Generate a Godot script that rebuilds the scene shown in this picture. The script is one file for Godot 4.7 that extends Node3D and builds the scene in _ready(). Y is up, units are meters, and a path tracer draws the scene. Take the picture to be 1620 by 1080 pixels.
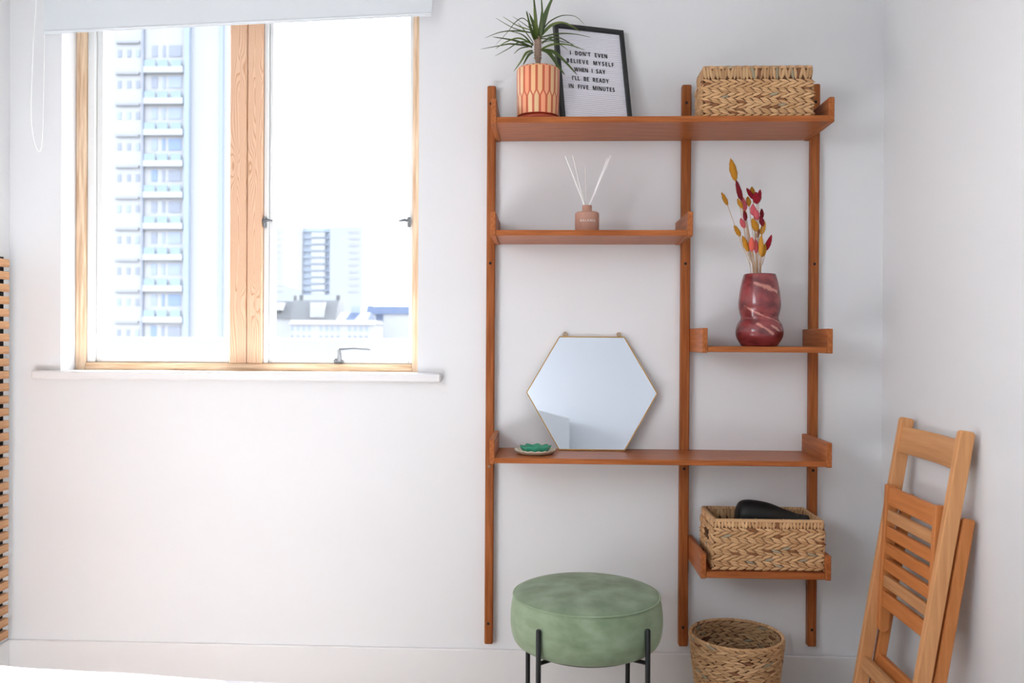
extends Node3D
# A bedroom corner: window with a tower view, wall-mounted oak shelving, velvet stool, folded beech chair.
# Metres, y up, floor at 0, the window wall's inner face is z = 0, the camera stands at z = 2.66.

var M := {}
var used := {}
var rng := RandomNumberGenerator.new()
var wood_noise: NoiseTexture2D
var blotch_noise: NoiseTexture2D

# ------------------------------------------------------------------ tree helpers
func numbered(called: String) -> String:
	if not used.has(called):
		used[called] = 0
		return called
	used[called] += 1
	return "%s_%03d" % [called, used[called]]

func tag(o: Node3D, label: String, category := "", group := "", kind := "") -> Node3D:
	if label: o.set_meta("label", label)
	if category: o.set_meta("category", category)
	if group: o.set_meta("group", group)
	if kind: o.set_meta("kind", kind)
	return o

func thing(called: String, label: String, category: String, at := Vector3.ZERO, turn := 0.0, group := "") -> Node3D:
	var o := Node3D.new()
	o.name = numbered(called)
	add_child(o)
	o.position = at
	o.rotation.y = turn
	tag(o, label, category, group)
	return o

func obj(called: String, shape, material: Material, parent: Node = null) -> MeshInstance3D:
	var o := MeshInstance3D.new()
	var m: Mesh = finish(shape) if shape is SurfaceTool else shape
	o.mesh = m
	o.material_override = material
	if parent == null:
		o.name = numbered(called)
		add_child(o)
	else:
		o.name = called
		parent.add_child(o, true)
	return o

func struct(called: String, shape, material: Material, label := "") -> MeshInstance3D:
	var o := obj(called, shape, material)
	tag(o, label, "", "", "structure")
	return o

# ------------------------------------------------------------------ shape helpers
func begin() -> SurfaceTool:
	var st := SurfaceTool.new()
	st.begin(Mesh.PRIMITIVE_TRIANGLES)
	return st

func finish(st: SurfaceTool) -> ArrayMesh:
	st.generate_normals()
	return st.commit()

func vert(st: SurfaceTool, p: Vector3, uv := Vector2.ZERO) -> void:
	st.set_uv(uv)
	st.add_vertex(p)

func tri_out(st: SurfaceTool, a: Vector3, b: Vector3, c: Vector3, out: Vector3, ua := Vector2.ZERO, ub := Vector2.ZERO, uc := Vector2.ZERO) -> void:
	if (c - a).cross(b - a).dot(out) >= 0.0:
		vert(st, a, ua); vert(st, b, ub); vert(st, c, uc)
	else:
		vert(st, a, ua); vert(st, c, uc); vert(st, b, ub)

# a box with chamfered edges; t places it, uv of each face runs 0..1 over the face
func add_box(st: SurfaceTool, c: Vector3, s: Vector3, bevel := 0.0, basis := Basis()) -> void:
	st.set_smooth_group(-1)
	var h := s * 0.5
	var bv := minf(bevel, minf(h.x, minf(h.y, h.z)) * 0.9)
	var corner := func(sg: Vector3, axis: int) -> Vector3:
		var p := Vector3(sg.x * h.x, sg.y * h.y, sg.z * h.z)
		for k in 3:
			if k != axis: p[k] -= sg[k] * bv
		return p
	var put := func(a: Vector3, b: Vector3, d: Vector3, e: Vector3, n: Vector3) -> void:
		var ax := 0 if absf(n.x) > 0.8 else (1 if absf(n.y) > 0.8 else 2)
		var uv := func(p: Vector3) -> Vector2:
			var q := Vector3(p.x / s.x + 0.5, p.y / s.y + 0.5, p.z / s.z + 0.5)
			return Vector2(q.z, q.y) if ax == 0 else (Vector2(q.x, q.z) if ax == 1 else Vector2(q.x, q.y))
		var o := basis * n
		tri_out(st, c + basis * a, c + basis * b, c + basis * d, o, uv.call(a), uv.call(b), uv.call(d))
		tri_out(st, c + basis * a, c + basis * d, c + basis * e, o, uv.call(a), uv.call(d), uv.call(e))
	for ax in 3:
		var u := (ax + 1) % 3
		var v := (ax + 2) % 3
		for sg in [-1.0, 1.0]:
			var q := []
			for k in [[-1, -1], [1, -1], [1, 1], [-1, 1]]:
				var g := Vector3.ZERO
				g[ax] = sg; g[u] = k[0]; g[v] = k[1]
				q.append(corner.call(g, ax))
			var n := Vector3.ZERO
			n[ax] = sg
			put.call(q[0], q[1], q[2], q[3], n)
	if bv <= 0.0: return
	for ax in 3:
		var u := (ax + 1) % 3
		var v := (ax + 2) % 3
		for su in [-1.0, 1.0]:
			for sv in [-1.0, 1.0]:
				var g0 := Vector3.ZERO
				var g1 := Vector3.ZERO
				g0[ax] = -1; g0[u] = su; g0[v] = sv
				g1[ax] = 1; g1[u] = su; g1[v] = sv
				var n := Vector3.ZERO
				n[u] = su; n[v] = sv
				put.call(corner.call(g0, u), corner.call(g1, u), corner.call(g1, v), corner.call(g0, v), n)
	for sx in [-1.0, 1.0]:
		for sy in [-1.0, 1.0]:
			for sz in [-1.0, 1.0]:
				var g := Vector3(sx, sy, sz)
				tri_out(st, c + basis * (corner.call(g, 0) as Vector3), c + basis * (corner.call(g, 1) as Vector3), c + basis * (corner.call(g, 2) as Vector3), basis * g)

func box(c: Vector3, s: Vector3, bevel := 0.0, basis := Basis()) -> SurfaceTool:
	var st := begin()
	add_box(st, c, s, bevel, basis)
	return st

# box from its two extreme corners
func span(a: Vector3, b: Vector3, bevel := 0.0) -> SurfaceTool:
	return box((a + b) * 0.5, (b - a).abs(), bevel)

func add_span(st: SurfaceTool, a: Vector3, b: Vector3, bevel := 0.0) -> void:
	add_box(st, (a + b) * 0.5, (b - a).abs(), bevel)

# a bar from a to b, w wide along side, d deep
func bar_basis(a: Vector3, b: Vector3, side: Vector3) -> Basis:
	var y := (b - a).normalized()
	var x := (side - y * side.dot(y)).normalized()
	return Basis(x, y, x.cross(y))

func add_bar(st: SurfaceTool, a: Vector3, b: Vector3, w: float, d: float, side: Vector3, bevel := 0.0) -> void:
	add_box(st, (a + b) * 0.5, Vector3(w, a.distance_to(b), d), bevel, bar_basis(a, b, side))

# a bar in an x-y plane, w wide, thick along z, its two ends rounded by r0 and r1
func add_plank(st: SurfaceTool, a: Vector3, b: Vector3, w: float, thick: float, r0: float, r1: float) -> void:
	var y := Vector2(b.x - a.x, b.y - a.y)
	var ln := y.length()
	y /= ln
	var x := Vector2(y.y, -y.x)
	var pts := PackedVector2Array()
	for c in [[-1.0, 0.0, r0, PI], [1.0, 0.0, r0, PI * 1.5], [1.0, ln, r1, 0.0], [-1.0, ln, r1, PI * 0.5]]:
		var r: float = c[2]
		var centre := Vector2(c[0] * (w * 0.5 - r), r if c[1] == 0.0 else ln - r)
		for k in 6:
			var t: float = c[3] + PI * 0.5 * k / 5.0
			var p := centre + Vector2(cos(t), sin(t)) * r
			pts.append(Vector2(a.x, a.y) + x * p.x + y * p.y)
	var inset := PackedVector2Array()
	var mid := (Vector2(a.x, a.y) + Vector2(b.x, b.y)) * 0.5
	for p in pts:
		var q := p - mid
		var u := q.dot(x)
		var v := q.dot(y)
		inset.append(mid + x * (u - signf(u) * minf(absf(u), 0.002)) + y * (v - signf(v) * minf(absf(v), 0.002)))
	var z := a.z
	var rows := []
	for l in [[inset, -thick * 0.5], [pts, -thick * 0.5 + 0.002], [pts, thick * 0.5 - 0.002], [inset, thick * 0.5]]:
		rows.append(l)
	st.set_smooth_group(-1)
	for i in 3:
		for k in pts.size():
			var k2 := (k + 1) % pts.size()
			var q := []
			for e in [[i, k], [i, k2], [i + 1, k2], [i + 1, k]]:
				var p: Vector2 = rows[e[0]][0][e[1]]
				q.append(Vector3(p.x, p.y, z + rows[e[0]][1]))
			var n2 := (pts[k] + pts[k2]) * 0.5 - mid
			n2 -= y * n2.dot(y) * (0.0 if absf(n2.dot(y)) > ln * 0.5 - maxf(r0, r1) else 1.0)
			var out := Vector3(n2.x, n2.y, [-0.02, 0.0, 0.02][i])
			tri_out(st, q[0], q[1], q[2], out)
			tri_out(st, q[0], q[2], q[3], out)
	for e in [0, 3]:
		var idx := Geometry2D.triangulate_polygon(inset)
		for i in range(0, idx.size(), 3):
			var q := []
			for k in 3:
				q.append(Vector3(inset[idx[i + k]].x, inset[idx[i + k]].y, z + rows[e][1]))
			tri_out(st, q[0], q[1], q[2], Vector3(0, 0, -1 if e == 0 else 1))

# rows of points; the outside is where d(row) x d(column) points
func add_grid(st: SurfaceTool, rows: Array, closed := false, uvs := Vector2.ONE) -> void:
	st.set_smooth_group(0)
	var nr := rows.size()
	var nc: int = rows[0].size()
	for i in nr - 1:
		for j in (nc if closed else nc - 1):
			var k := (j + 1) % nc
			var a: Vector3 = rows[i][j]
			var b: Vector3 = rows[i][k]
			var c: Vector3 = rows[i + 1][k]
			var d: Vector3 = rows[i + 1][j]
			var m := float(nc if closed else nc - 1)
			var u0 := uvs.x * j / m
			var u1 := uvs.x * (j + 1) / m
			var v0 := uvs.y * (1.0 - float(i) / (nr - 1))
			var v1 := uvs.y * (1.0 - float(i + 1) / (nr - 1))
			if a.distance_squared_to(b) > 1e-14:
				vert(st, a, Vector2(u0, v0)); vert(st, b, Vector2(u1, v0)); vert(st, c, Vector2(u1, v1))
			if c.distance_squared_to(d) > 1e-14:
				vert(st, a, Vector2(u0, v0)); vert(st, c, Vector2(u1, v1)); vert(st, d, Vector2(u0, v1))

# profile of (radius, height), outside first when it runs upward
func add_lathe(st: SurfaceTool, profile: Array, at := Vector3.ZERO, n := 48, basis := Basis()) -> void:
	var rows := []
	for p in profile:
		var row := PackedVector3Array()
		for j in n:
			var t := TAU * j / n
			row.append(at + basis * Vector3(p[0] * cos(t), p[1], p[0] * sin(t)))
		rows.append(row)
	add_grid(st, rows, true)

func smooth_profile(points: Array, steps := 6) -> Array:
	var c := Curve2D.new()
	for i in points.size():
		var p := Vector2(points[i][0], points[i][1])
		var q0 := Vector2(points[maxi(i - 1, 0)][0], points[maxi(i - 1, 0)][1])
		var q1 := Vector2(points[mini(i + 1, points.size() - 1)][0], points[mini(i + 1, points.size() - 1)][1])
		var t := (q1 - q0) / 6.0
		if i == 0 or i == points.size() - 1: t = Vector2.ZERO
		c.add_point(p, -t, t)
	var out := []
	for i in points.size() - 1:
		for s in steps:
			var p := c.sample(i, float(s) / steps)
			out.append([p.x, p.y])
	out.append(points[-1])
	return out

func add_tube(st: SurfaceTool, pts: Array, radii, n := 8, caps := true) -> void:
	var rows := []
	var side := Vector3.ZERO
	for i in pts.size():
		var p: Vector3 = pts[i]
		var t: Vector3 = ((pts[mini(i + 1, pts.size() - 1)] as Vector3) - (pts[maxi(i - 1, 0)] as Vector3)).normalized()
		if side == Vector3.ZERO:
			side = t.cross(Vector3.UP if absf(t.y) < 0.9 else Vector3.RIGHT).normalized()
		side = (side - t * side.dot(t)).normalized()
		var other := t.cross(side)
		var r: float = radii[i] if radii is Array else radii
		var row := PackedVector3Array()
		for j in n:
			var a := -TAU * j / n
			row.append(p + (side * cos(a) + other * sin(a)) * r)
		rows.append(row)
	add_grid(st, rows, true)
	if caps:
		st.set_smooth_group(-1)
		for e in [0, pts.size() - 1]:
			var out: Vector3 = (pts[0] as Vector3) - (pts[1] as Vector3) if e == 0 else (pts[-1] as Vector3) - (pts[-2] as Vector3)
			for j in n:
				tri_out(st, pts[e], rows[e][j], rows[e][(j + 1) % n], out)

func tube(pts: Array, radii, n := 8) -> SurfaceTool:
	var st := begin()
	add_tube(st, pts, radii, n)
	return st

func curve_points(ctrl: Array, n: int) -> Array:
	var c := Curve3D.new()
	for i in ctrl.size():
		var t: Vector3 = ((ctrl[mini(i + 1, ctrl.size() - 1)] as Vector3) - (ctrl[maxi(i - 1, 0)] as Vector3)) / 6.0
		c.add_point(ctrl[i], -t, t)
	var out := []
	for i in n + 1:
		out.append(c.samplef(float(i) / n * (ctrl.size() - 1)))
	return out

# extruded outline in x-y, from z0 to z1
func add_prism(st: SurfaceTool, outline: PackedVector2Array, z0: float, z1: float, basis := Basis(), at := Vector3.ZERO) -> void:
	st.set_smooth_group(-1)
	var idx := Geometry2D.triangulate_polygon(outline)
	for z in [z0, z1]:
		var out := basis * Vector3(0, 0, signf(z - (z0 + z1) * 0.5))
		for i in range(0, idx.size(), 3):
			var q := []
			for k in 3:
				var p := outline[idx[i + k]]
				q.append(at + basis * Vector3(p.x, p.y, z))
			tri_out(st, q[0], q[1], q[2], out)
	var ccw := not Geometry2D.is_polygon_clockwise(outline)
	for i in outline.size():
		var p := outline[i]
		var q := outline[(i + 1) % outline.size()]
		var n2 := Vector2(q.y - p.y, p.x - q.x) * (1.0 if ccw else -1.0)
		var out := basis * Vector3(n2.x, n2.y, 0)
		var a := at + basis * Vector3(p.x, p.y, z0)
		var b := at + basis * Vector3(q.x, q.y, z0)
		var c := at + basis * Vector3(q.x, q.y, z1)
		var d := at + basis * Vector3(p.x, p.y, z1)
		tri_out(st, a, b, c, out)
		tri_out(st, a, c, d, out)

# a plump spindle: one stitch of a plait
func add_stitch(st: SurfaceTool, c: Vector3, along: Vector3, normal: Vector3, length: float, width: float, thick: float, color: Color) -> void:
	st.set_color(color)
	var side := along.cross(normal).normalized()
	var rows := []
	var n := 6
	for i in 7:
		var t := float(i) / 6.0
		var r := pow(sin(PI * clampf(t, 0.02, 0.98)), 0.75)
		var row := PackedVector3Array()
		for j in n:
			var a := -TAU * j / n
			row.append(c + along * ((t - 0.5) * length) + side * (cos(a) * r * width * 0.5) + along.cross(side) * (sin(a) * r * thick * 0.5))
		rows.append(row)
	add_grid(st, rows, true)

# ------------------------------------------------------------------ materials
func mat(c: Color, rough := 0.7, metal := 0.0) -> StandardMaterial3D:
	var m := StandardMaterial3D.new()
	m.albedo_color = c
	m.roughness = rough
	m.metallic = metal
	return m

func rgb(r: int, g: int, b: int) -> Color:
	return Color8(r, g, b)

# grain runs along the given axis (0 x, 1 y, 2 z), in the object's own metres
func wood(c: Color, axis: int, rough := 0.5, fine := 11.0, long := 0.7, off := Vector3.ZERO) -> StandardMaterial3D:
	var m := mat(c, rough)
	m.albedo_texture = wood_noise
	m.uv1_triplanar = true
	var s := Vector3(fine, fine, fine)
	s[axis] = long
	m.uv1_scale = s
	m.uv1_offset = off
	m.metallic_specular = 0.27
	return m

func noise_tex(freq: float, octaves: int, lo: Color, hi: Color, sd: int, size := 512) -> NoiseTexture2D:
	var n := FastNoiseLite.new()
	n.noise_type = FastNoiseLite.TYPE_SIMPLEX_SMOOTH
	n.frequency = freq
	n.fractal_octaves = octaves
	n.seed = sd
	var t := NoiseTexture2D.new()
	t.noise = n
	t.width = size
	t.height = size
	t.seamless = true
	var g := Gradient.new()
	g.set_color(0, lo)
	g.set_color(1, hi)
	t.color_ramp = g
	return t

func pine_image(sd: int) -> ImageTexture:
	var w := 128
	var h := 1024
	var n := FastNoiseLite.new()
	n.seed = sd
	n.frequency = 1.0
	n.fractal_octaves = 2
	var im := Image.create(w, h, false, Image.FORMAT_RGB8)
	var light := rgb(240, 200, 166)
	var dark := rgb(208, 152, 114)
	var knots := [[0.62, 0.16], [0.3, 0.52], [0.66, 0.78]]
	for y in h:
		var v := float(y) / h
		for x in w:
			var u := float(x) / w
			var r := absf(u - 0.5 - 0.12 * n.get_noise_2d(v * 3.0, 4.0)) * 5.0 + 1.6 * n.get_noise_2d(u * 0.7, v * 2.2)
			for k in knots:
				var d: float = pow((u - k[0]) * 2.6, 2) + pow((v - k[1]) * 15.0, 2)
				r += 1.7 * exp(-d * 2.2)
			var f := fposmod(r * 1.9, 1.0)
			var line := smoothstep(0.55, 0.93, f) * (1.0 - smoothstep(0.95, 1.0, f))
			var fine := 0.06 * n.get_noise_2d(u * 60.0, v * 4.0)
			im.set_pixel(x, y, light.lerp(dark, clampf(line * 0.8 + fine + 0.05, 0.0, 1.0)))
	return ImageTexture.create_from_image(im)

func pot_image() -> ImageTexture:
	var w := 1024
	var h := 256
	var im := Image.create(w, h, false, Image.FORMAT_RGB8)
	im.fill(rgb(198, 92, 58))
	var tones := [rgb(236, 184, 132), rgb(238, 166, 126), rgb(230, 190, 142), rgb(240, 160, 120)]
	var n := 20
	var pitch := float(w) / n
	for row in 2:
		for k in n:
			var cx := (k + 0.5 * row) * pitch
			var tone: Color = tones[(k * 3 + row * 2 + k / 3) % 4]
			var y0 := -40.0 if row == 0 else 122.0
			var y1 := 140.0 if row == 0 else 300.0
			for y in range(maxi(0, int(y0)), mini(h, int(y1))):
				var e := minf(y - y0, y1 - y)
				var half := pitch * 0.315 * clampf(e / 22.0, 0.0, 1.0)
				for x in range(int(cx - half), int(cx + half) + 1):
					im.set_pixel(posmod(x, w), y, tone)
	return ImageTexture.create_from_image(im)

func vase_image() -> ImageTexture:
	var w := 512
	var h := 256
	var n := FastNoiseLite.new()
	n.seed = 7
	n.frequency = 1.0
	var im := Image.create(w, h, false, Image.FORMAT_RGB8)
	var base := rgb(148, 58, 60)
	var deep := rgb(88, 24, 28)
	var pale := rgb(222, 160, 140)
	# pale streaks: start (u, v), end, width; u runs round the vase, v downward
	var streaks := [[0.67, 0.25, 0.87, 0.305, 0.024], [0.59, 0.41, 0.91, 0.66, 0.016], [0.70, 0.67, 0.805, 0.77, 0.018], [0.80, 0.69, 0.86, 0.74, 0.012], [0.10, 0.2, 0.3, 0.42, 0.02], [0.2, 0.6, 0.45, 0.8, 0.02]]
	for y in h:
		for x in w:
			var p := Vector2(1.0 - float(x) / w, float(y) / h)
			var s := n.get_noise_2d(p.x * 5.0 - p.y * 2.0, p.y * 7.0 + p.x * 1.0)
			var c := base.lerp(deep, clampf(0.25 + s * 0.9 + 0.25 * n.get_noise_2d(p.x * 14.0, p.y * 30.0), 0.0, 0.8))
			for k in streaks:
				var a := Vector2(k[0], k[1])
				var b := Vector2(k[2], k[3])
				var q := Geometry2D.get_closest_point_to_segment(p, a, b)
				var bend := 0.012 * n.get_noise_2d(p.x * 12.0, p.y * 3.0 + k[0])
				var d: float = absf((p - q).length() + bend) / (k[4] * (0.45 + 0.55 * sin(PI * clampf(a.distance_to(q) / a.distance_to(b), 0.05, 0.95))))
				c = c.lerp(pale, 0.75 * (1.0 - smoothstep(0.35, 1.0, d)))
			im.set_pixel(x, y, c)
	return ImageTexture.create_from_image(im)

func make_materials() -> void:
	wood_noise = noise_tex(0.012, 4, Color(0.78, 0.70, 0.64), Color(1, 1, 1), 11)
	blotch_noise = noise_tex(0.008, 4, Color(0.70, 0.74, 0.68), Color(1, 1, 1), 23)
	M.wall = mat(Color(0.925, 0.925, 0.925), 0.9)
	M.ceiling = mat(Color(0.94, 0.94, 0.94), 0.9)
	M.trim = mat(Color(0.925, 0.92, 0.915), 0.45)
	M.floor = wood(rgb(204, 193, 182), 0, 0.5, 6.0, 0.6)
	M.white_paint = mat(Color(0.93, 0.93, 0.92), 0.35)
	var oak := rgb(188, 113, 64)
	M.oak_x = wood(oak, 0, 0.33)
	M.oak_y = wood(oak.darkened(0.06), 1, 0.42)
	M.oak_z = wood(oak.lightened(0.02), 2, 0.42)
	M.hole = mat(rgb(26, 18, 14), 0.8)
	M.screw = mat(rgb(150, 128, 104), 0.35, 0.8)
	var beech := rgb(236, 176, 122)
	var calm := noise_tex(0.012, 3, Color(0.90, 0.86, 0.82), Color(1, 1, 1), 31)
	M.beech_y = wood(beech, 1, 0.45, 9.0, 0.6)
	M.beech_z = wood(beech.darkened(0.05), 2, 0.45, 9.0, 0.6)
	M.beech_dark = wood(rgb(222, 146, 88), 1, 0.45, 9.0, 0.6)
	M.beech_warm = wood(rgb(224, 144, 84), 2, 0.45, 9.0, 0.6)
	for k in ["beech_y", "beech_z", "beech_dark", "beech_warm", "floor"]:
		M[k].albedo_texture = calm
	M.slat = wood(rgb(222, 178, 136), 2, 0.5, 12.0, 0.7)
	M.black_felt = mat(rgb(24, 22, 22), 0.95)
	M.pine = mat(Color.WHITE, 0.5)
	M.pine.albedo_texture = pine_image(3)
	M.pine_alt = mat(Color.WHITE, 0.5)
	M.pine_alt.albedo_texture = pine_image(9)
	M.pine_plain = wood(rgb(250, 226, 196), 1, 0.5, 9.0, 0.6)
	M.pine_plain_x = wood(rgb(250, 222, 188), 0, 0.5, 9.0, 0.6)
	M.glass = mat(Color(1, 1, 1, 0.03), 0.0)
	M.glass.transparency = BaseMaterial3D.TRANSPARENCY_ALPHA
	M.glass.metallic_specular = 0.2
	M.blind = mat(rgb(226, 230, 232), 0.9)
	M.blind.backlight_enabled = true
	M.blind.backlight = Color(0.25, 0.27, 0.28)
	M.cord = mat(rgb(245, 245, 243), 0.6)
	M.steel = mat(rgb(116, 118, 120), 0.35, 0.7)
	M.black_metal = mat(rgb(22, 24, 24), 0.4, 0.3)
	M.black_frame = mat(rgb(26, 27, 28), 0.45)
	M.board = mat(rgb(244, 242, 248), 0.85)
	M.letters = mat(rgb(30, 30, 34), 0.5)
	M.pot = mat(Color.WHITE, 0.4)
	M.pot.albedo_texture = pot_image()
	M.terracotta = mat(rgb(178, 66, 40), 0.3)
	M.soil = mat(rgb(52, 38, 30), 1.0)
	M.leaf = mat(rgb(62, 80, 26), 0.4)
	M.leaf.cull_mode = BaseMaterial3D.CULL_DISABLED
	M.leaf_light = mat(rgb(94, 110, 42), 0.4)
	M.leaf_light.cull_mode = BaseMaterial3D.CULL_DISABLED
	M.bark = wood(rgb(176, 156, 142), 0, 0.9, 60.0, 40.0)
	M.wicker = mat(Color.WHITE, 0.75)
	M.wicker.vertex_color_use_as_albedo = true
	M.wicker_core = mat(rgb(104, 66, 38), 0.9)
	M.clay = mat(rgb(190, 142, 122), 0.6)
	M.print_white = mat(rgb(236, 226, 218), 0.7)
	M.reed = mat(rgb(252, 250, 248), 0.8)
	M.brass = mat(rgb(196, 158, 100), 0.35, 0.9)
	M.mirror = mat(Color(0.93, 0.96, 1.0), 0.0, 1.0)
	M.cream = mat(rgb(222, 212, 192), 0.5)
	M.green_glaze = mat(rgb(50, 150, 118), 0.22)
	M.vase = mat(Color.WHITE, 0.12)
	M.vase.albedo_texture = vase_image()
	M.vase.clearcoat_enabled = true
	M.vase.clearcoat = 0.5
	M.stem = mat(rgb(196, 160, 122), 0.8)
	M.velvet = mat(rgb(164, 182, 152), 0.85)
	M.velvet.albedo_texture = blotch_noise
	M.velvet.uv1_triplanar = true
	M.velvet.uv1_scale = Vector3(2.2, 3.4, 2.2)
	M.velvet.rim_enabled = true
	M.velvet.rim = 0.7
	M.velvet.rim_tint = 0.5
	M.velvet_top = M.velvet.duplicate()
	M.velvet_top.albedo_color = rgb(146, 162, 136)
	M.dryer = mat(rgb(18, 19, 19), 0.55)
	M.linen = mat(rgb(246, 247, 250), 0.9)
	# outdoors
	M.render_white = mat(rgb(139, 140, 142), 0.9)
	M.render_far = mat(rgb(130, 132, 135), 0.9)
	M.render_grey = mat(rgb(120, 123, 129), 0.9)
	M.ledge = mat(rgb(122, 123, 127), 0.9)
	M.glass_blue = mat(rgb(94, 112, 140), 0.6)
	M.glass_pale = mat(rgb(116, 126, 142), 0.6)
	M.glass_grey = mat(rgb(107, 112, 124), 0.6)
	M.balcony = mat(rgb(108, 124, 136), 0.6)
	M.blue_side = mat(rgb(121, 131, 144), 0.8)
	M.roof_grey = mat(rgb(72, 73, 74), 0.9)
	M.roof_light = mat(rgb(84, 85, 86), 0.9)
	M.roof_blue = mat(rgb(52, 66, 90), 0.8)
	M.ground = mat(rgb(98, 99, 98), 1.0)

# ------------------------------------------------------------------ wicker
func straw(dark := 0.0) -> Color:
	var t := rng.randf()
	var c := Color(0.56, 0.31, 0.14).lerp(Color(0.76, 0.47, 0.24), t)
	if rng.randf() < 0.03: c = Color(0.30, 0.12, 0.05)
	if rng.randf() < 0.03: c = Color(0.42, 0.34, 0.22)
	return c.darkened(dark)

# one plait from a to b: two strands of slanting stitches that make a row of chevrons
func add_plait(st: SurfaceTool, a: Vector3, b: Vector3, up: Vector3, normal: Vector3, height: float, pitch: float, dir := 1.0, dark := 0.0) -> void:
	var along := (b - a).normalized()
	var n := maxi(2, int(round(a.distance_to(b) / pitch)))
	for i in n:
		for s in [-1.0, 1.0]:
			var p: Vector3 = a.lerp(b, (i + 0.5 + 0.12 * s) / n) + up * (s * height * 0.23) + normal * rng.randf_range(0.0, 0.0012)
			var d: Vector3 = (along + up * (s * dir * (0.27 + rng.randf_range(-0.04, 0.06)))).normalized()
			add_stitch(st, p, d, normal, pitch * rng.randf_range(1.2, 1.36), height * rng.randf_range(0.54, 0.61), height * 0.62, straw(dark))

# upright lashings along a rim
func add_lashing(st: SurfaceTool, a: Vector3, b: Vector3, up: Vector3, normal: Vector3, height: float, pitch: float, dark := 0.0) -> void:
	var n := maxi(2, int(round(a.distance_to(b) / pitch)))
	for i in n:
		var along := (b - a).normalized()
		var d := (up + along * rng.randf_range(-0.28, 0.28)).normalized()
		add_stitch(st, a.lerp(b, (i + 0.5) / n), d, normal, height * rng.randf_range(1.05, 1.2), pitch * rng.randf_range(1.1, 1.5), 0.005, straw(dark))

# the four sides of a w x d rectangle: [start, end, outward normal]
func four_sides(w: float, d: float, inset := 0.0) -> Array:
	var x := w * 0.5 - inset
	var z := d * 0.5 - inset
	return [[Vector3(-x, 0, z), Vector3(x, 0, z), Vector3(0, 0, 1)], [Vector3(x, 0, z), Vector3(x, 0, -z), Vector3(1, 0, 0)],
		[Vector3(x, 0, -z), Vector3(-x, 0, -z), Vector3(0, 0, -1)], [Vector3(-x, 0, -z), Vector3(-x, 0, z), Vector3(-1, 0, 0)]]

func woven_box(t: Node3D, w: float, d: float, h0: float, h1: float, rows: int, hole := false) -> void:
	var rh := (h1 - h0) / rows
	for r in rows:
		var st := begin()
		var k := 0
		for s in four_sides(w, d, 0.004):
			var up := Vector3.UP * (h0 + (r + 0.5) * rh)
			var a: Vector3 = s[0] + up
			var b: Vector3 = s[1] + up
			if hole and k % 2 == 1 and r >= rows - 3 and r < rows - 1:
				add_plait(st, a, a.lerp(b, 0.3), Vector3.UP, s[2], rh * 1.12, 0.0245, -1.0)
				add_plait(st, a.lerp(b, 0.7), b, Vector3.UP, s[2], rh * 1.12, 0.0245, -1.0)
			else:
				add_plait(st, a, b, Vector3.UP, s[2], rh * 1.12, 0.0245, 1.0 if r % 2 else -1.0)
			k += 1
		obj("plait", st, M.wicker, t)

# ------------------------------------------------------------------ lettering
func add_text(st: SurfaceTool, text: String, origin: Vector3, basis: Basis, x0: float, x1: float, y: float, height: float, depth: float, font: Font, wrap_radius := 0.0) -> void:
	var narrow := 0.84
	var widths := []
	var meshes := []
	var total := 0.0
	for ch in text:
		if ch == " ":
			widths.append(height * 0.62); meshes.append(null); total += height * 0.62
			continue
		var tm := TextMesh.new()
		tm.font = font
		tm.font_size = 64
		tm.pixel_size = height / 46.0
		tm.depth = depth
		tm.curve_step = 2.0
		tm.text = "l" if ch == "I" else ch   # a plain stroke, as on the board
		var bb := tm.get_aabb()
		var ww := bb.size.x * (narrow if wrap_radius == 0.0 else 1.0)
		widths.append(ww); meshes.append(tm); total += ww
	var gap := (x1 - x0 - total) / maxf(1.0, text.length() - 1)
	var x := x0
	for i in text.length():
		if meshes[i] != null:
			var bb: AABB = meshes[i].get_aabb()
			var yc := y + (height * 0.36 if text[i] == "'" else 0.0)
			var local := Vector3(x - bb.position.x * narrow, yc - bb.get_center().y, depth * 0.5)
			var squash := height / bb.size.y if text[i] == "I" else 1.0
			local.y = yc - bb.get_center().y * squash
			var xf := Transform3D(basis * Basis.from_scale(Vector3(narrow, squash, 1)), origin + basis * local)
			if wrap_radius > 0.0:
				var a: float = (x + widths[i] * 0.5) / wrap_radius
				var turn := Basis(Vector3.UP, a)
				xf = Transform3D(turn, origin + turn * Vector3(-bb.get_center().x, yc - bb.get_center().y, wrap_radius + depth * 0.3))
			st.append_from(meshes[i], 0, xf)
		x += widths[i] + gap

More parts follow.
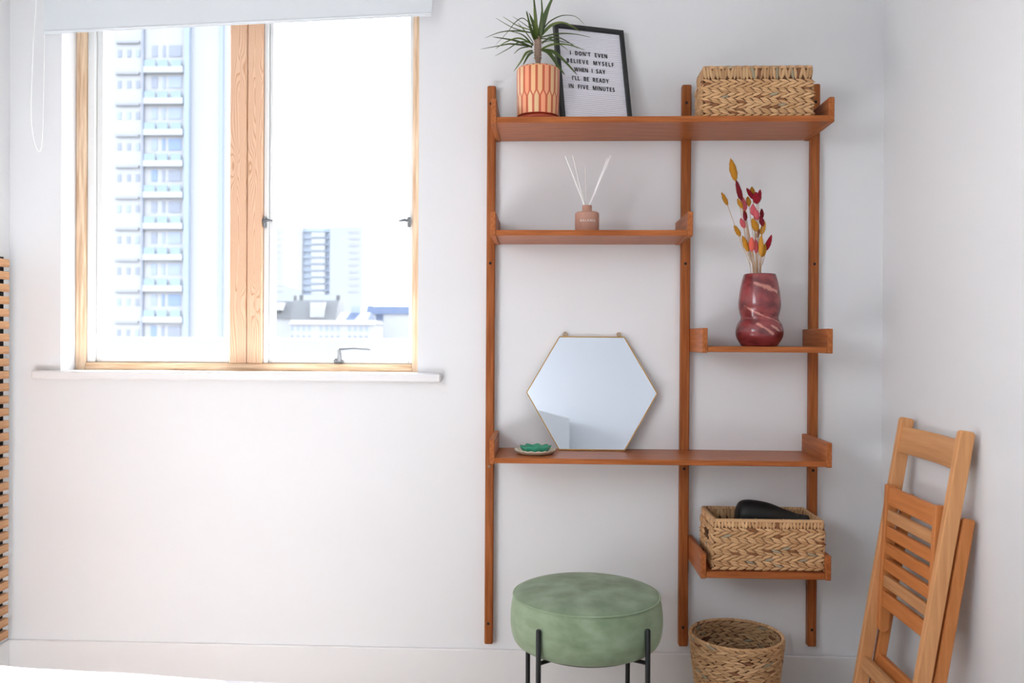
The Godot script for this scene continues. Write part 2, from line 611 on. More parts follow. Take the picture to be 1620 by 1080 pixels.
# ------------------------------------------------------------------ build
func _ready() -> void:
	rng.seed = 20240611
	# camera
	var cam := Camera3D.new()
	cam.name = "camera"
	cam.transform = Transform3D(Basis(Vector3.UP, 0.04) * Basis(Vector3.RIGHT, -0.0043) * Basis(Vector3.BACK, 0.0057), Vector3(0, 1.11, 2.66))
	cam.keep_aspect = Camera3D.KEEP_HEIGHT
	cam.near = 0.05
	cam.far = 2000.0
	cam.fov = rad_to_deg(2.0 * atan(540.0 / 1350.0))
	var lens := CameraAttributesPhysical.new()
	lens.frustum_focal_length = 30.0
	lens.frustum_focus_distance = 2.6
	lens.frustum_near = 0.05
	lens.frustum_far = 2000.0
	lens.exposure_aperture = 4.0
	cam.attributes = lens
	add_child(cam)
	cam.current = true
	# sky and exposure
	var we := WorldEnvironment.new()
	we.name = "world_environment"
	var env := Environment.new()
	var sky := Sky.new()
	var sm := ProceduralSkyMaterial.new()
	sm.sky_top_color = rgb(214, 228, 246)
	sm.sky_horizon_color = rgb(246, 249, 253)
	sm.sky_curve = 0.25
	sm.ground_horizon_color = rgb(236, 238, 240)
	sm.ground_bottom_color = rgb(196, 198, 198)
	sm.sky_energy_multiplier = 2.4
	sm.ground_energy_multiplier = 1.2
	sky.sky_material = sm
	env.background_mode = Environment.BG_SKY
	env.sky = sky
	env.tonemap_mode = Environment.TONE_MAPPER_LINEAR
	env.tonemap_exposure = 1.02
	env.sdfgi_enabled = true
	env.ssao_enabled = true
	env.ssil_enabled = true
	we.environment = env
	add_child(we)
	# the sun stands behind the towers, to the right, and falls through the window onto the bed
	var sun := DirectionalLight3D.new()
	sun.name = "sun"
	sun.light_color = rgb(253, 253, 255)
	sun.light_energy = 12.0
	sun.light_angular_distance = 0.6
	sun.shadow_enabled = true
	add_child(sun)
	sun.look_at_from_position(Vector3.ZERO, Vector3(-0.12, -0.78, 1.0), Vector3.UP)
	# daylight through the second window, in the left wall above the bed
	var day := AreaLight3D.new()
	day.name = "window_2_daylight"
	day.area_size = Vector2(1.5, 0.78)
	day.light_color = rgb(244, 248, 255)
	day.light_energy = 1.9
	day.shadow_enabled = true
	day.position = Vector3(-1.705, 1.825, 2.8)
	day.rotation.y = -PI / 2
	add_child(day)
	make_materials()
	build_room()
	build_outside()
	build_window()
	build_blind()
	build_slats()
	build_bed()
	build_cupboard()
	build_shelving()
	build_top_shelf()
	build_middle_things()
	build_vase()
	build_low_things()
	build_stool()
	build_chair()
	for l in find_children("*", "GeometryInstance3D", true, false):
		l.cast_shadow = GeometryInstance3D.SHADOW_CASTING_SETTING_ON

# ------------------------------------------------------------------ room
const WL := -1.715
const WR := 1.03
const H := 2.45
const ZR := 3.8
const W2A := 2.0
const W2B := 3.6

func build_room() -> void:
	var st := begin()
	add_span(st, Vector3(WL - 0.3, -0.1, -0.32), Vector3(-1.546, H + 0.1, 0))
	add_span(st, Vector3(-0.402, -0.1, -0.32), Vector3(1.3, H + 0.1, 0))
	add_span(st, Vector3(-1.546, -0.1, -0.32), Vector3(-0.402, 0.985, 0))
	add_span(st, Vector3(-1.546, 2.29, -0.32), Vector3(-0.402, H + 0.1, 0))
	struct("wall_back", st, M.wall, "white painted wall with the window and the shelving")
	st = begin()
	add_span(st, Vector3(WL - 0.2, -0.1, 0), Vector3(WL, H + 0.1, W2A))
	add_span(st, Vector3(WL - 0.2, -0.1, W2B), Vector3(WL, H + 0.1, ZR))
	add_span(st, Vector3(WL - 0.2, -0.1, W2A), Vector3(WL, 1.40, W2B))
	add_span(st, Vector3(WL - 0.2, 2.25, W2A), Vector3(WL, H + 0.1, W2B))
	struct("wall_left", st, M.wall, "white wall at the left edge behind the slatted panel")
	st = begin()
	add_span(st, Vector3(WR, -0.1, 0), Vector3(1.3, H + 0.1, 0.61))
	add_span(st, Vector3(WR - 0.005, -0.1, 0.606), Vector3(1.3, H + 0.1, ZR), 0.004)
	struct("wall_right", st, M.wall, "white wall at the right that the folding chair leans on")
	struct("wall_front", span(Vector3(WL - 0.2, -0.1, ZR), Vector3(1.3, H + 0.1, ZR + 0.2)), M.wall, "plain white wall behind the camera")
	struct("floor", span(Vector3(WL - 0.2, -0.1, -0.1), Vector3(1.3, 0, ZR + 0.1)), M.floor, "wooden floor of the room")
	struct("ceiling", span(Vector3(WL - 0.2, H, -0.1), Vector3(1.3, H + 0.1, ZR + 0.1)), M.ceiling, "plain white ceiling")
	struct("baseboard_back", span(Vector3(WL, 0, 0), Vector3(WR, 0.139, 0.015), 0.003), M.trim, "tall white baseboard along the window wall")
	struct("baseboard_left", span(Vector3(WL, 0, 0.015), Vector3(WL + 0.015, 0.139, ZR), 0.003), M.trim, "white baseboard below the slatted panel")
	struct("baseboard_right", span(Vector3(WR - 0.015, 0, 0.015), Vector3(WR, 0.139, 0.59), 0.003), M.trim, "white baseboard behind the folding chair")
	# second window, in the left wall above the bed, outside the picture
	var w := Node3D.new()
	w.name = "window_2"
	add_child(w)
	tag(w, "white framed window in the left wall above the bed", "", "", "structure")
	st = begin()
	for z in [W2A + 0.03, (W2A + W2B) * 0.5, W2B - 0.03]:
		add_span(st, Vector3(WL - 0.14, 1.40, z - 0.03), Vector3(WL - 0.08, 2.25, z + 0.03), 0.004)
	for y in [1.43, 2.22]:
		add_span(st, Vector3(WL - 0.139, y - 0.03, W2A), Vector3(WL - 0.081, y + 0.03, W2B), 0.004)
	obj("frame", st, M.white_paint, w)
	obj("pane", span(Vector3(WL - 0.112, 1.41, W2A + 0.01), Vector3(WL - 0.108, 2.24, W2B - 0.01)), M.glass, w)

func build_window() -> void:
	var w := Node3D.new()
	w.name = "window_1"
	add_child(w)
	tag(w, "pine framed two-light window with white sashes and a thick pine mullion", "", "", "structure")
	var z0 := -0.15
	var z1 := -0.083
	obj("frame_stile", span(Vector3(-1.546, 0.985, z0), Vector3(-1.512, 2.29, z1), 0.003), M.pine_plain, w)
	obj("frame_stile", span(Vector3(-0.434, 0.985, z0), Vector3(-0.402, 2.29, z1), 0.003), M.pine_plain, w)
	obj("frame_rail", span(Vector3(-1.512, 0.985, z0), Vector3(-0.434, 1.022, z1 + 0.001), 0.003), M.pine_plain_x, w)
	obj("frame_rail", span(Vector3(-1.512, 2.25, z0), Vector3(-0.434, 2.29, z1 + 0.001), 0.003), M.pine_plain_x, w)
	# the mullion is two boards with a shadow line between them
	obj("mullion", span(Vector3(-1.0315, 1.022, z0), Vector3(-0.9755, 2.25, -0.078), 0.003), M.pine, w)
	obj("mullion", span(Vector3(-0.9735, 1.022, z0), Vector3(-0.924, 2.25, -0.078), 0.003), M.pine_alt, w)
	for s in [[-1.512, -1.0315], [-0.924, -0.434]]:
		var a: float = s[0]
		var b: float = s[1]
		var st := begin()
		var wl := 0.046 if a < -1.2 else 0.027
		var wr := 0.008 if a < -1.2 else 0.012
		add_span(st, Vector3(a, 1.022, -0.146), Vector3(a + wl * 0.55, 2.25, -0.092), 0.002)
		add_span(st, Vector3(a + wl * 0.55, 1.022, -0.146), Vector3(a + wl, 2.25, -0.104), 0.002)
		add_span(st, Vector3(b - wr, 1.022, -0.146), Vector3(b, 2.25, -0.095), 0.002)
		add_span(st, Vector3(a + wl, 1.022, -0.146), Vector3(b - wr, 1.036, -0.098), 0.002)
		add_span(st, Vector3(a + wl, 2.19, -0.146), Vector3(b - wr, 2.25, -0.098), 0.002)
		obj("sash", st, M.white_paint, w)
		obj("pane", span(Vector3(a + wl - 0.004, 1.03, -0.127), Vector3(b - wr + 0.004, 2.20, -0.121)), M.glass, w)
	# catches half way up, handle at the foot of the right light
	for s in [[-0.921, 1.0], [-0.442, -1.0]]:
		var st := begin()
		var x: float = s[0]
		add_box(st, Vector3(x + 0.004 * s[1], 1.482, -0.086), Vector3(0.010, 0.034, 0.012), 0.002)
		add_tube(st, [Vector3(x, 1.484, -0.078), Vector3(x + 0.016 * s[1], 1.487, -0.072), Vector3(x + 0.034 * s[1], 1.484, -0.072)], [0.006, 0.005, 0.003], 8)
		obj("catch", st, M.steel, w)
	var hs := begin()
	add_box(hs, Vector3(-0.672, 1.032, -0.085), Vector3(0.030, 0.016, 0.022), 0.004)
	add_tube(hs, [Vector3(-0.670, 1.034, -0.080), Vector3(-0.667, 1.055, -0.074), Vector3(-0.668, 1.070, -0.070)], [0.009, 0.007, 0.006], 8)
	var hd := obj("handle", hs, M.steel, w)
	obj("lever", tube([Vector3(-0.668, 1.069, -0.070), Vector3(-0.62, 1.072, -0.068), Vector3(-0.566, 1.069, -0.068)], [0.005, 0.0042, 0.0036], 8), M.steel, hd)
	# sill board
	var st2 := begin()
	add_span(st2, Vector3(-1.546, 0.97, -0.15), Vector3(-0.402, 0.9975, 0.0))
	add_span(st2, Vector3(-1.622, 0.971, 0.0), Vector3(-0.326, 0.9976, 0.034), 0.004)
	struct("trim_1", st2, M.trim, "white window sill board projecting from the wall")

func build_blind() -> void:
	var t := thing("roller_blind", "pale grey roller blind pulled down a little over the window", "blind")
	var st := begin()
	var xl := -1.568
	var xr := -0.355
	var out := PackedVector2Array([Vector2(xl, 2.047), Vector2(xr, 2.0925), Vector2(xr, 2.37), Vector2(xl, 2.37)])
	add_prism(st, out, 0.059, 0.0615)
	obj("fabric", st, M.blind, t)
	obj("hem_bar", tube([Vector3(xl + 0.002, 2.0535, 0.0605), Vector3(xr - 0.002, 2.099, 0.0605)], 0.0042, 10), M.blind, t)
	obj("roller", tube([Vector3(xl - 0.005, 2.36, 0.045), Vector3(xr + 0.005, 2.36, 0.045)], 0.022, 20), M.blind, t)
	for x in [xl - 0.012, xr + 0.012]:
		obj("bracket", span(Vector3(x - 0.004, 2.32, 0.0), Vector3(x + 0.004, 2.40, 0.075), 0.002), M.white_paint, t)
	var pts := curve_points([Vector3(-1.585, 2.36, 0.045), Vector3(-1.606, 2.10, 0.046), Vector3(-1.613, 1.93, 0.048), Vector3(-1.617, 1.80, 0.046), Vector3(-1.611, 1.72, 0.04), Vector3(-1.600, 1.688, 0.03), Vector3(-1.594, 1.74, 0.024), Vector3(-1.590, 2.0, 0.022), Vector3(-1.585, 2.36, 0.03)], 40)
	obj("pull_cord", tube(pts, 0.0016, 6), M.cord, t)

func build_slats() -> void:
	var t := thing("slatted_panel", "horizontal pine slat panel over black felt on the left wall", "wall panel", Vector3(WL, 0.152, 0.036))
	obj("backing", span(Vector3(0.0, 0.004, 0.004), Vector3(0.008, 1.203, 2.0)), M.black_felt, t)
	var shared := finish(box(Vector3(0.0165, 0, 1.0), Vector3(0.017, 0.0242, 2.0), 0.0015))
	for k in 31:
		var o := obj("slat", shared, M.slat, t)
		o.position = Vector3(0, 0.0162 + 0.0389 * k, 0)

func build_bed() -> void:
	var t := thing("bed", "white bed with a plain duvet at the lower left edge", "bed", Vector3(-0.7, 0, 1.78))
	var rows := []
	var n := FastNoiseLite.new()
	n.seed = 5
	n.frequency = 2.2
	var hw := 0.9
	var hd := 0.73
	var nx := 60
	var nz := 50
	for i in nx + 1:
		var row := PackedVector3Array()
		for j in nz + 1:
			var u := -1.0 + 2.0 * i / nx
			var v := -1.0 + 2.0 * j / nz
			var ex := maxf(0.0, absf(u) - 0.93) / 0.07
			var ez := maxf(0.0, absf(v) - 0.92) / 0.08
			var e := minf(1.0, sqrt(ex * ex + ez * ez))
			var x := u * hw
			var z := v * hd
			var y := 0.496 - 0.046 * (x - 0.7 + 1.05) + 0.006 * n.get_noise_2d(x, z)
			y = lerpf(y, 0.30, 1.0 - sqrt(maxf(0.0, 1.0 - e * e * 0.96)))
			row.append(Vector3(x, y, z))
		rows.append(row)
	var st := begin()
	var flipped := []
	for i in rows.size():
		flipped.append(rows[rows.size() - 1 - i])
	add_grid(st, flipped)
	obj("duvet", st, M.linen, t)
	obj("mattress", box(Vector3(0, 0.26, 0), Vector3(1.76, 0.20, 1.42), 0.03), M.linen, t)
	obj("base", box(Vector3(0, 0.12, 0), Vector3(1.74, 0.10, 1.40), 0.01), M.beech_y, t)
	for x in [-0.8, 0.8]:
		for z in [-0.62, 0.62]:
			obj("leg", box(Vector3(x, 0.035, z), Vector3(0.06, 0.07, 0.06), 0.004), M.beech_y, t)

func build_cupboard() -> void:
	var t := thing("cupboard", "low white cupboard with its door half open, reflected in the hexagonal mirror", "cupboard", Vector3(-0.15, 0, 3.65))
	var st := begin()
	add_span(st, Vector3(-0.30, 0, -0.15), Vector3(-0.282, 1.36, 0.15), 0.002)
	add_span(st, Vector3(0.285, 0, -0.15), Vector3(0.303, 1.36, 0.15), 0.002)
	add_span(st, Vector3(-0.282, 1.342, -0.15), Vector3(0.285, 1.36, 0.15), 0.002)
	add_span(st, Vector3(-0.282, 0.06, -0.15), Vector3(0.285, 0.078, 0.15), 0.002)
	add_span(st, Vector3(-0.282, 0.06, 0.14), Vector3(0.285, 1.342, 0.149))
	obj("carcass", st, M.white_paint, t)
	for y in [0.48, 0.90]:
		obj("shelf", span(Vector3(-0.281, y, -0.13), Vector3(0.284, y + 0.018, 0.139), 0.001), M.white_paint, t)
	var turn := Basis(Vector3.UP, -PI / 3)
	var d := obj("door", box(Vector3(0.303, 0.70, -0.152) + turn * Vector3(-0.285, 0, -0.010), Vector3(0.57, 1.28, 0.018), 0.003, turn), M.white_paint, t)
	st = begin()
	add_lathe(st, [[0.0002, 0.0], [0.006, 0.0], [0.006, 0.012], [0.013, 0.018], [0.013, 0.026], [0.0002, 0.030]], Vector3(0.303, 0.80, -0.152) + turn * Vector3(-0.53, 0, -0.019), 16, turn * Basis(Vector3.RIGHT, -PI / 2))
	obj("knob", st, M.steel, d)

# ------------------------------------------------------------------ shelving
const SHELF_Z := 0.235

func build_shelving() -> void:
	var t := thing("shelving_unit", "oak ladder shelving fixed to the wall, three uprights and five shelves", "shelving")
	var ups := [[-0.186, -0.160, 0.161], [0.412, 0.440, 0.166], [0.803, 0.829, 0.173]]
	for u in ups:
		var up := obj("upright", span(Vector3(u[0], u[2], 0.0), Vector3(u[1], 1.888, 0.027), 0.003), M.oak_y, t)
		for y in [1.832, 1.340, 0.7115, 0.225]:
			var st := begin()
			var c := Vector3((u[0] + u[1]) * 0.5 - 0.001, y, 0.0270)
			add_lathe(st, [[0.0044, -0.001], [0.0044, 0.0005], [0.0030, 0.0009], [0.0001, 0.0009]], c, 14, Basis(Vector3.RIGHT, PI / 2))
			obj("screw_hole", st, M.screw if (y < 1.0 and y > 0.5 and u[0] < 0.0) else M.hole, up)
	# [name of level, x of the two cheeks' inner faces' left and right bounds, board underside, board top]
	var levels := [[-0.160, 0.803, 1.7205, 1.738], [-0.160, 0.412, 1.400, 1.4168], [0.440, 0.803, 1.072, 1.0892], [-0.160, 0.803, 0.7515, 0.7675], [0.440, 0.803, 0.4345, 0.4530]]
	for l in levels:
		var a: float = l[0]
		var b: float = l[1]
		var sh := obj("shelf", span(Vector3(a + 0.0155, l[2] + 0.001, 0.001), Vector3(b - 0.0155, l[3], SHELF_Z - 0.001), 0.0012), M.oak_x, t)
		for x in [a + 0.0075, b - 0.0075]:
			obj("bracket", span(Vector3(x - 0.0075, l[2] - 0.001, 0.0), Vector3(x + 0.0075, l[2] + 0.069, SHELF_Z), 0.0015), M.oak_z, sh)

func build_top_shelf() -> void:
	# ---- potted dracaena
	var pot := thing("potted_plant", "spiky green dracaena in a peach and terracotta striped pot", "plant", Vector3(-0.028, 1.738, 0.16))
	var st := begin()
	add_lathe(st, [[0.0001, 0.0], [0.050, 0.0], [0.056, 0.004], [0.0575, 0.014], [0.052, 0.016], [0.0001, 0.016]], Vector3.ZERO, 48)
	obj("foot", st, M.terracotta, pot)
	st = begin()
	add_lathe(st, [[0.0001, 0.0165], [0.0590, 0.0165], [0.0605, 0.018]], Vector3.ZERO, 64)
	add_lathe(st, [[0.0565, 0.151], [0.0555, 0.140], [0.0545, 0.125]], Vector3.ZERO, 64)
	obj("pot_lining", st, M.terracotta, pot)
	st = begin()
	add_lathe(st, [[0.0605, 0.018], [0.0615, 0.05], [0.0625, 0.10], [0.0628, 0.152]], Vector3.ZERO, 64)
	add_lathe(st, [[0.0628, 0.152], [0.061, 0.1555], [0.058, 0.1545], [0.0565, 0.151]], Vector3.ZERO, 64)
	var pm := obj("pot", st, M.pot, pot)
	pm.rotation.y = 0.1
	st = begin()
	add_lathe(st, [[0.0555, 0.132], [0.03, 0.137], [0.0001, 0.138]], Vector3.ZERO, 32)
	obj("soil", st, M.soil, pot)
	# sketch units: 4460 to the metre, trunk foot at (800, 910) on the pot's axis
	var q := func(x: float, y: float, z: float) -> Vector3: return Vector3((x - 802.0) * 0.000222, 0.157 + (912.0 - y) * 0.000222, z)
	var trunk := [q.call(803, 1000, 0), q.call(803, 900, 0), q.call(800, 830, 0.001), q.call(797, 760, 0.001), q.call(795, 680, 0.0), q.call(795, 600, 0), q.call(793, 500, 0), q.call(795, 440, 0)]
	obj("trunk", tube(trunk, [0.0062, 0.0062, 0.0072, 0.0098, 0.0105, 0.0095, 0.008, 0.004], 14), M.bark, pot)
	st = begin()
	for k in 7:
		add_lathe(st, smooth_profile([[0.0092, -0.0045], [0.0112, 0.0], [0.0088, 0.0045]], 3), trunk[3].lerp(trunk[6], k / 7.0), 14, Basis(Vector3.BACK, 0.1 * (k % 3 - 1)))
	obj("leaf_scars", st, M.bark, pot)
	var leaves := [
		[[772, 500], [762, 220], [733, -70], 50, 0.01], [[802, 500], [852, 240], [834, -90], 44, -0.01], [[810, 500], [905, 190], [1010, -40], 74, 0.02], [[806, 480], [880, 200], [922, 30], 40, -0.02],
		[[772, 520], [700, 330], [632, 90], 22, -0.03], [[764, 540], [694, 380], [650, 190], 44, 0.03], [[774, 480], [742, 330], [676, 200], 38, 0.02], [[788, 520], [770, 360], [742, 140], 60, 0.03],
		[[818, 520], [840, 360], [850, 180], 60, 0.04], [[790, 560], [745, 420], [690, 290], 46, 0.05],
		[[830, 440], [930, 290], [1050, 205], [1160, 172], [1300, 190], [1412, 296], 18, -0.02], [[830, 470], [980, 355], [1150, 352], [1360, 476], 48, 0.03], [[840, 490], [1050, 462], [1280, 482], [1490, 530], 24, 0.02],
		[[840, 505], [1000, 500], [1290, 556], 20, -0.02], [[840, 560], [1050, 540], [1310, 700], 26, 0.04], [[850, 640], [1000, 600], [1200, 622], [1410, 695], 34, 0.02], [[842, 650], [950, 740], [1075, 950], [1152, 1052], 54, 0.045],
		[[850, 655], [1000, 725], [1150, 880], [1312, 1065], 56, 0.05], [[850, 565], [1000, 600], [1190, 742], 20, 0.05], [[842, 640], [960, 680], [1060, 765], 24, -0.02], [[836, 460], [930, 420], [1010, 400], 30, 0.05], [[845, 590], [940, 565], [1060, 600], 30, 0.06],
		[[722, 430], [500, 420], [300, 450], [105, 526], 22, 0.02], [[724, 400], [520, 305], [326, 176], 18, -0.02], [[704, 425], [480, 380], [238, 246], 16, 0.01], [[724, 620], [500, 580], [205, 545], 36, 0.04],
		[[730, 600], [600, 495], [395, 448], 22, 0.03], [[742, 590], [560, 545], [390, 620], [248, 720], 28, 0.05], [[722, 610], [450, 600], [300, 640], [48, 688], 26, 0.03], [[732, 570], [560, 530], [400, 610], [225, 700], 20, -0.02],
		[[700, 610], [570, 670], [488, 752], 20, 0.03], [[732, 660], [650, 730], [580, 870], [486, 1004], 36, 0.045], [[742, 680], [680, 780], [608, 932], 46, 0.05], [[744, 410], [620, 280], [456, 158], 12, -0.03],
		[[722, 340], [600, 258], [500, 330], [400, 470], [246, 632], 13, 0.03], [[738, 560], [620, 470], [540, 400], 20, 0.06],
	]
	for k in leaves.size():
		var l: Array = leaves[k]
		var ctrl := []
		var m := l.size() - 2
		for i in m:
			var f := float(i) / (m - 1)
			ctrl.append(q.call(l[i][0], l[i][1], l[m + 1] * sin(f * 1.7) * 1.05))
		var pts := curve_points(ctrl, 14)
		var rows := []
		for i in pts.size():
			var f := float(i) / (pts.size() - 1)
			var wdt: float = l[m] * 0.000222 * 0.5 * (0.75 + 0.25 * sin(PI * minf(1.0, f * 1.6))) * pow(maxf(0.0, 1.0 - pow(f, 2.6)), 0.8) + 0.0002
			var tg: Vector3 = (pts[mini(i + 1, 14)] - pts[maxi(i - 1, 0)]).normalized()
			var face := Vector3(0, 0.35, 1.0)
			var sd := tg.cross(face).normalized()
			var nn := sd.cross(tg).normalized()
			rows.append(PackedVector3Array([pts[i] - sd * wdt, pts[i] - nn * wdt * 0.35, pts[i] + sd * wdt]))
		var ls := begin()
		add_grid(ls, rows)
		obj("leaf", ls, M.leaf_light if k % 4 == 3 else M.leaf, pot)
	# ---- letter board
	var ex := Vector3(0.94793778, 0, -0.31845559)
	var ey := Vector3(-0.07516748, 0.97174393, -0.22374893)
	var bs := Basis(ex, ey, ex.cross(ey))
	var lb := thing("letter_board", "black framed white letter board leaning on the wall behind the plant", "letter board", Vector3(0.0411, 1.7412, 0.1569))
	lb.basis = bs
	var w := 0.2263
	var h := 0.3255
	var f := 0.0125
	st = begin()
	add_span(st, Vector3(0, 0, -0.012), Vector3(f, h, 0.006), 0.0012)
	add_span(st, Vector3(w - f, 0, -0.012), Vector3(w, h, 0.006), 0.0012)
	add_span(st, Vector3(f, 0, -0.012), Vector3(w - f, f, 0.006), 0.0012)
	add_span(st, Vector3(f, h - f, -0.012), Vector3(w - f, h, 0.006), 0.0012)
	obj("frame", st, M.black_frame, lb)
	st = begin()
	add_span(st, Vector3(f, f, -0.010), Vector3(w - f, h - f, -0.004))
	for k in 44:
		var y := f + 0.004 + k * 0.0067
		add_span(st, Vector3(f, y, -0.0045), Vector3(w - f, y + 0.0045, -0.0022), 0.0006)
	obj("felt", st, M.board, lb)
	var font := SystemFont.new()
	font.font_names = PackedStringArray(["Droid Sans"])
	font.font_weight = 700
	var lines := [["I DON'T EVEN", 0.0459, 0.1661, 0.2332], ["BELIEVE MYSELF", 0.0334, 0.1849, 0.2062], ["WHEN I SAY", 0.0544, 0.1549, 0.1790], ["I'LL BE READY", 0.0459, 0.1635, 0.1494], ["IN FIVE MINUTES", 0.0334, 0.1801, 0.1221]]
	for l in lines:
		st = begin()
		add_text(st, l[0], Vector3(0, 0, -0.0022), Basis(), l[1], l[2], l[3], 0.0132, 0.0012, font)
		obj("lettering", st.commit(), M.letters, lb)
	# ---- lidded woven box
	var bx := thing("lidded_basket", "low lidded box of braided water hyacinth on the top shelf", "basket", Vector3(0.594, 1.738, 0.163))
	var bw := 0.316
	var bd := 0.115
	obj("core", box(Vector3(0, 0.054, 0), Vector3(bw - 0.016, 0.104, bd - 0.016), 0.004), M.wicker_core, bx)
	woven_box(bx, bw, bd, 0.002, 0.106, 7)
	var ls2 := begin()
	for s in four_sides(bw, bd, 0.006):
		add_lashing(ls2, s[0] + Vector3.UP * 0.1255, s[1] + Vector3.UP * 0.1255, Vector3.UP, s[2], 0.0355, 0.0085, 0.2)
	var lid := obj("lid", ls2, M.wicker, bx)
	obj("lid_core", box(Vector3(0, 0.125, 0), Vector3(bw - 0.014, 0.038, bd - 0.014), 0.004), M.wicker_core, lid)
	ls2 = begin()
	for k in 6:
		var z := -bd * 0.5 + 0.014 + k * (bd - 0.028) / 5.0
		add_plait(ls2, Vector3(-bw * 0.5 + 0.010, 0.1415, z), Vector3(bw * 0.5 - 0.010, 0.1415, z), Vector3.BACK, Vector3.UP, 0.018, 0.0245)
	for s in four_sides(bw, bd, 0.009):
		ls2.set_color(Color(0.44, 0.26, 0.13))
		add_tube(ls2, [s[0] + Vector3.UP * 0.1425, (s[0] + s[1]) * 0.5 + Vector3.UP * 0.1425, s[1] + Vector3.UP * 0.1425], 0.0042, 8)
	obj("lid_top", ls2, M.wicker, lid)

func build_middle_things() -> void:
	# ---- reed diffuser
	var t := thing("diffuser_bottle", "dusty pink clay diffuser bottle with white lettering on the middle shelf", "diffuser", Vector3(0.118, 1.4168, 0.14))
	var st := begin()
	add_lathe(st, [[0.0001, 0.0], [0.0335, 0.0], [0.0352, 0.0018], [0.0354, 0.030], [0.0354, 0.0575], [0.0342, 0.0615], [0.031, 0.0632], [0.0155, 0.0635], [0.0142, 0.0655], [0.0142, 0.082], [0.0132, 0.0835], [0.0112, 0.0835], [0.0108, 0.08], [0.0108, 0.06], [0.0001, 0.06]], Vector3.ZERO, 64)
	obj("bottle", st, M.clay, t)
	var font := SystemFont.new()
	font.font_names = PackedStringArray(["Droid Sans"])
	font.font_weight = 600
	st = begin()
	add_text(st, "BALANCE", Vector3.ZERO, Basis(), -0.0215, 0.0245, 0.0355, 0.0060, 0.0006, font, 0.0354)
	obj("lettering", st.commit(), M.print_white, t)
	var reeds := [[-0.0645, 0.225, 0.02, "leftmost white reed in the pink diffuser bottle, leaning far left"], [-0.0425, 0.234, -0.015, "second white reed from the left in the diffuser bottle"], [-0.0035, 0.206, -0.05, "short upright white reed in the middle of the diffuser"],
		[0.060, 0.223, -0.01, "inner one of two white reeds leaning right in the diffuser"], [0.0675, 0.227, 0.015, "outermost white reed leaning right in the diffuser bottle"]]
	for r in reeds:
		var tip := Vector3(r[0], r[1], r[2])
		var dir := tip.normalized()
		var hits := Vector3(clampf(tip.x * 0.14, -0.007, 0.007), 0.0835, clampf(tip.z * 0.14, -0.006, 0.006))
		var foot := hits - (tip - hits).normalized() * 0.021
		var o := thing("diffuser_reed", r[3], "reed", Vector3(0.118, 1.4168, 0.14), 0.0, "white reeds in the diffuser bottle")
		obj("stick", tube([foot, tip], 0.0023, 8), M.reed, o)
	# ---- hexagonal mirror leaning on the desk shelf
	var m := thing("hexagonal_mirror", "hexagonal mirror with a thin brass frame leaning on the wall", "mirror", Vector3(0.141, 0.7687, 0.050))
	m.rotation.x = -0.115
	var side := 0.2015
	var hex := func(r: float) -> PackedVector2Array:
		var p := PackedVector2Array()
		for k in 6:
			p.append(Vector2(cos(k * PI / 3.0) * r, side * 0.8660254 + sin(k * PI / 3.0) * r))
		return p
	st = begin()
	var outer: PackedVector2Array = hex.call(side)
	var inner: PackedVector2Array = hex.call(side - 0.0035)
	for k in 6:
		var p := PackedVector2Array([outer[k], outer[(k + 1) % 6], inner[(k + 1) % 6], inner[k]])
		add_prism(st, p, -0.008, 0.003)
	obj("frame", st, M.brass, m)
	st = begin()
	add_prism(st, hex.call(side - 0.003), -0.004, 0.0)
	obj("mirror_glass", st, M.mirror, m)
	st = begin()
	add_prism(st, hex.call(side - 0.0035), -0.0078, -0.0045)
	obj("backing", st, M.black_felt, m)
	for x in [-0.082, 0.084]:
		st = begin()
		var ring := []
		for k in 15:
			ring.append(Vector3(x + 0.006 * cos(TAU * k / 14), 0.3555 + 0.006 * sin(TAU * k / 14), -0.002))
		add_tube(st, ring, 0.0016, 6, false)
		add_box(st, Vector3(x, 0.3495, -0.003), Vector3(0.012, 0.004, 0.006), 0.001)
		obj("hanging_eye", st, M.brass, m)
	# ---- saucer and green dish
	var s := thing("cream_saucer", "round cream saucer with a fluted rim on the desk shelf", "saucer", Vector3(-0.031, 0.7675, 0.135))
	st = begin()
	var rows := []
	for p in [[0.0002, 0.0], [0.040, 0.0], [0.052, 0.003], [0.0600, 0.0105], [0.0615, 0.0135], [0.0592, 0.0138], [0.050, 0.0065], [0.030, 0.0045], [0.0002, 0.0045]]:
		var row := PackedVector3Array()
		for j in 96:
			var a := TAU * j / 96
			var k: float = p[0] * (1.0 + (0.018 * cos(a * 18.0) if p[0] > 0.05 else 0.0))
			row.append(Vector3(k * cos(a), p[1] + (0.0012 * cos(a * 18.0) if p[0] > 0.055 else 0.0), k * sin(a)))
		rows.append(row)
	add_grid(st, rows, true)
	obj("plate", st, M.cream, s)
	var g := thing("green_dish", "small glossy green dish with a wavy rim on the cream saucer", "dish", Vector3(-0.030, 0.7722, 0.134))
	st = begin()
	rows = []
	for p in [[0.0002, 0.0], [0.028, 0.0], [0.035, 0.003], [0.041, 0.010], [0.0455, 0.0185], [0.0440, 0.0188], [0.037, 0.011], [0.026, 0.005], [0.0002, 0.004]]:
		var row := PackedVector3Array()
		for j in 96:
			var a := TAU * j / 96
			var amp: float = clampf((p[0] - 0.026) / 0.019, 0.0, 1.0)
			var k: float = p[0] * (1.0 + 0.07 * amp * cos(a * 9.0))
			row.append(Vector3(k * cos(a), p[1] + 0.002 * amp * cos(a * 9.0 + 0.6), k * sin(a)))
		rows.append(row)
	add_grid(st, rows, true)
	obj("bowl", st, M.green_glaze, g)

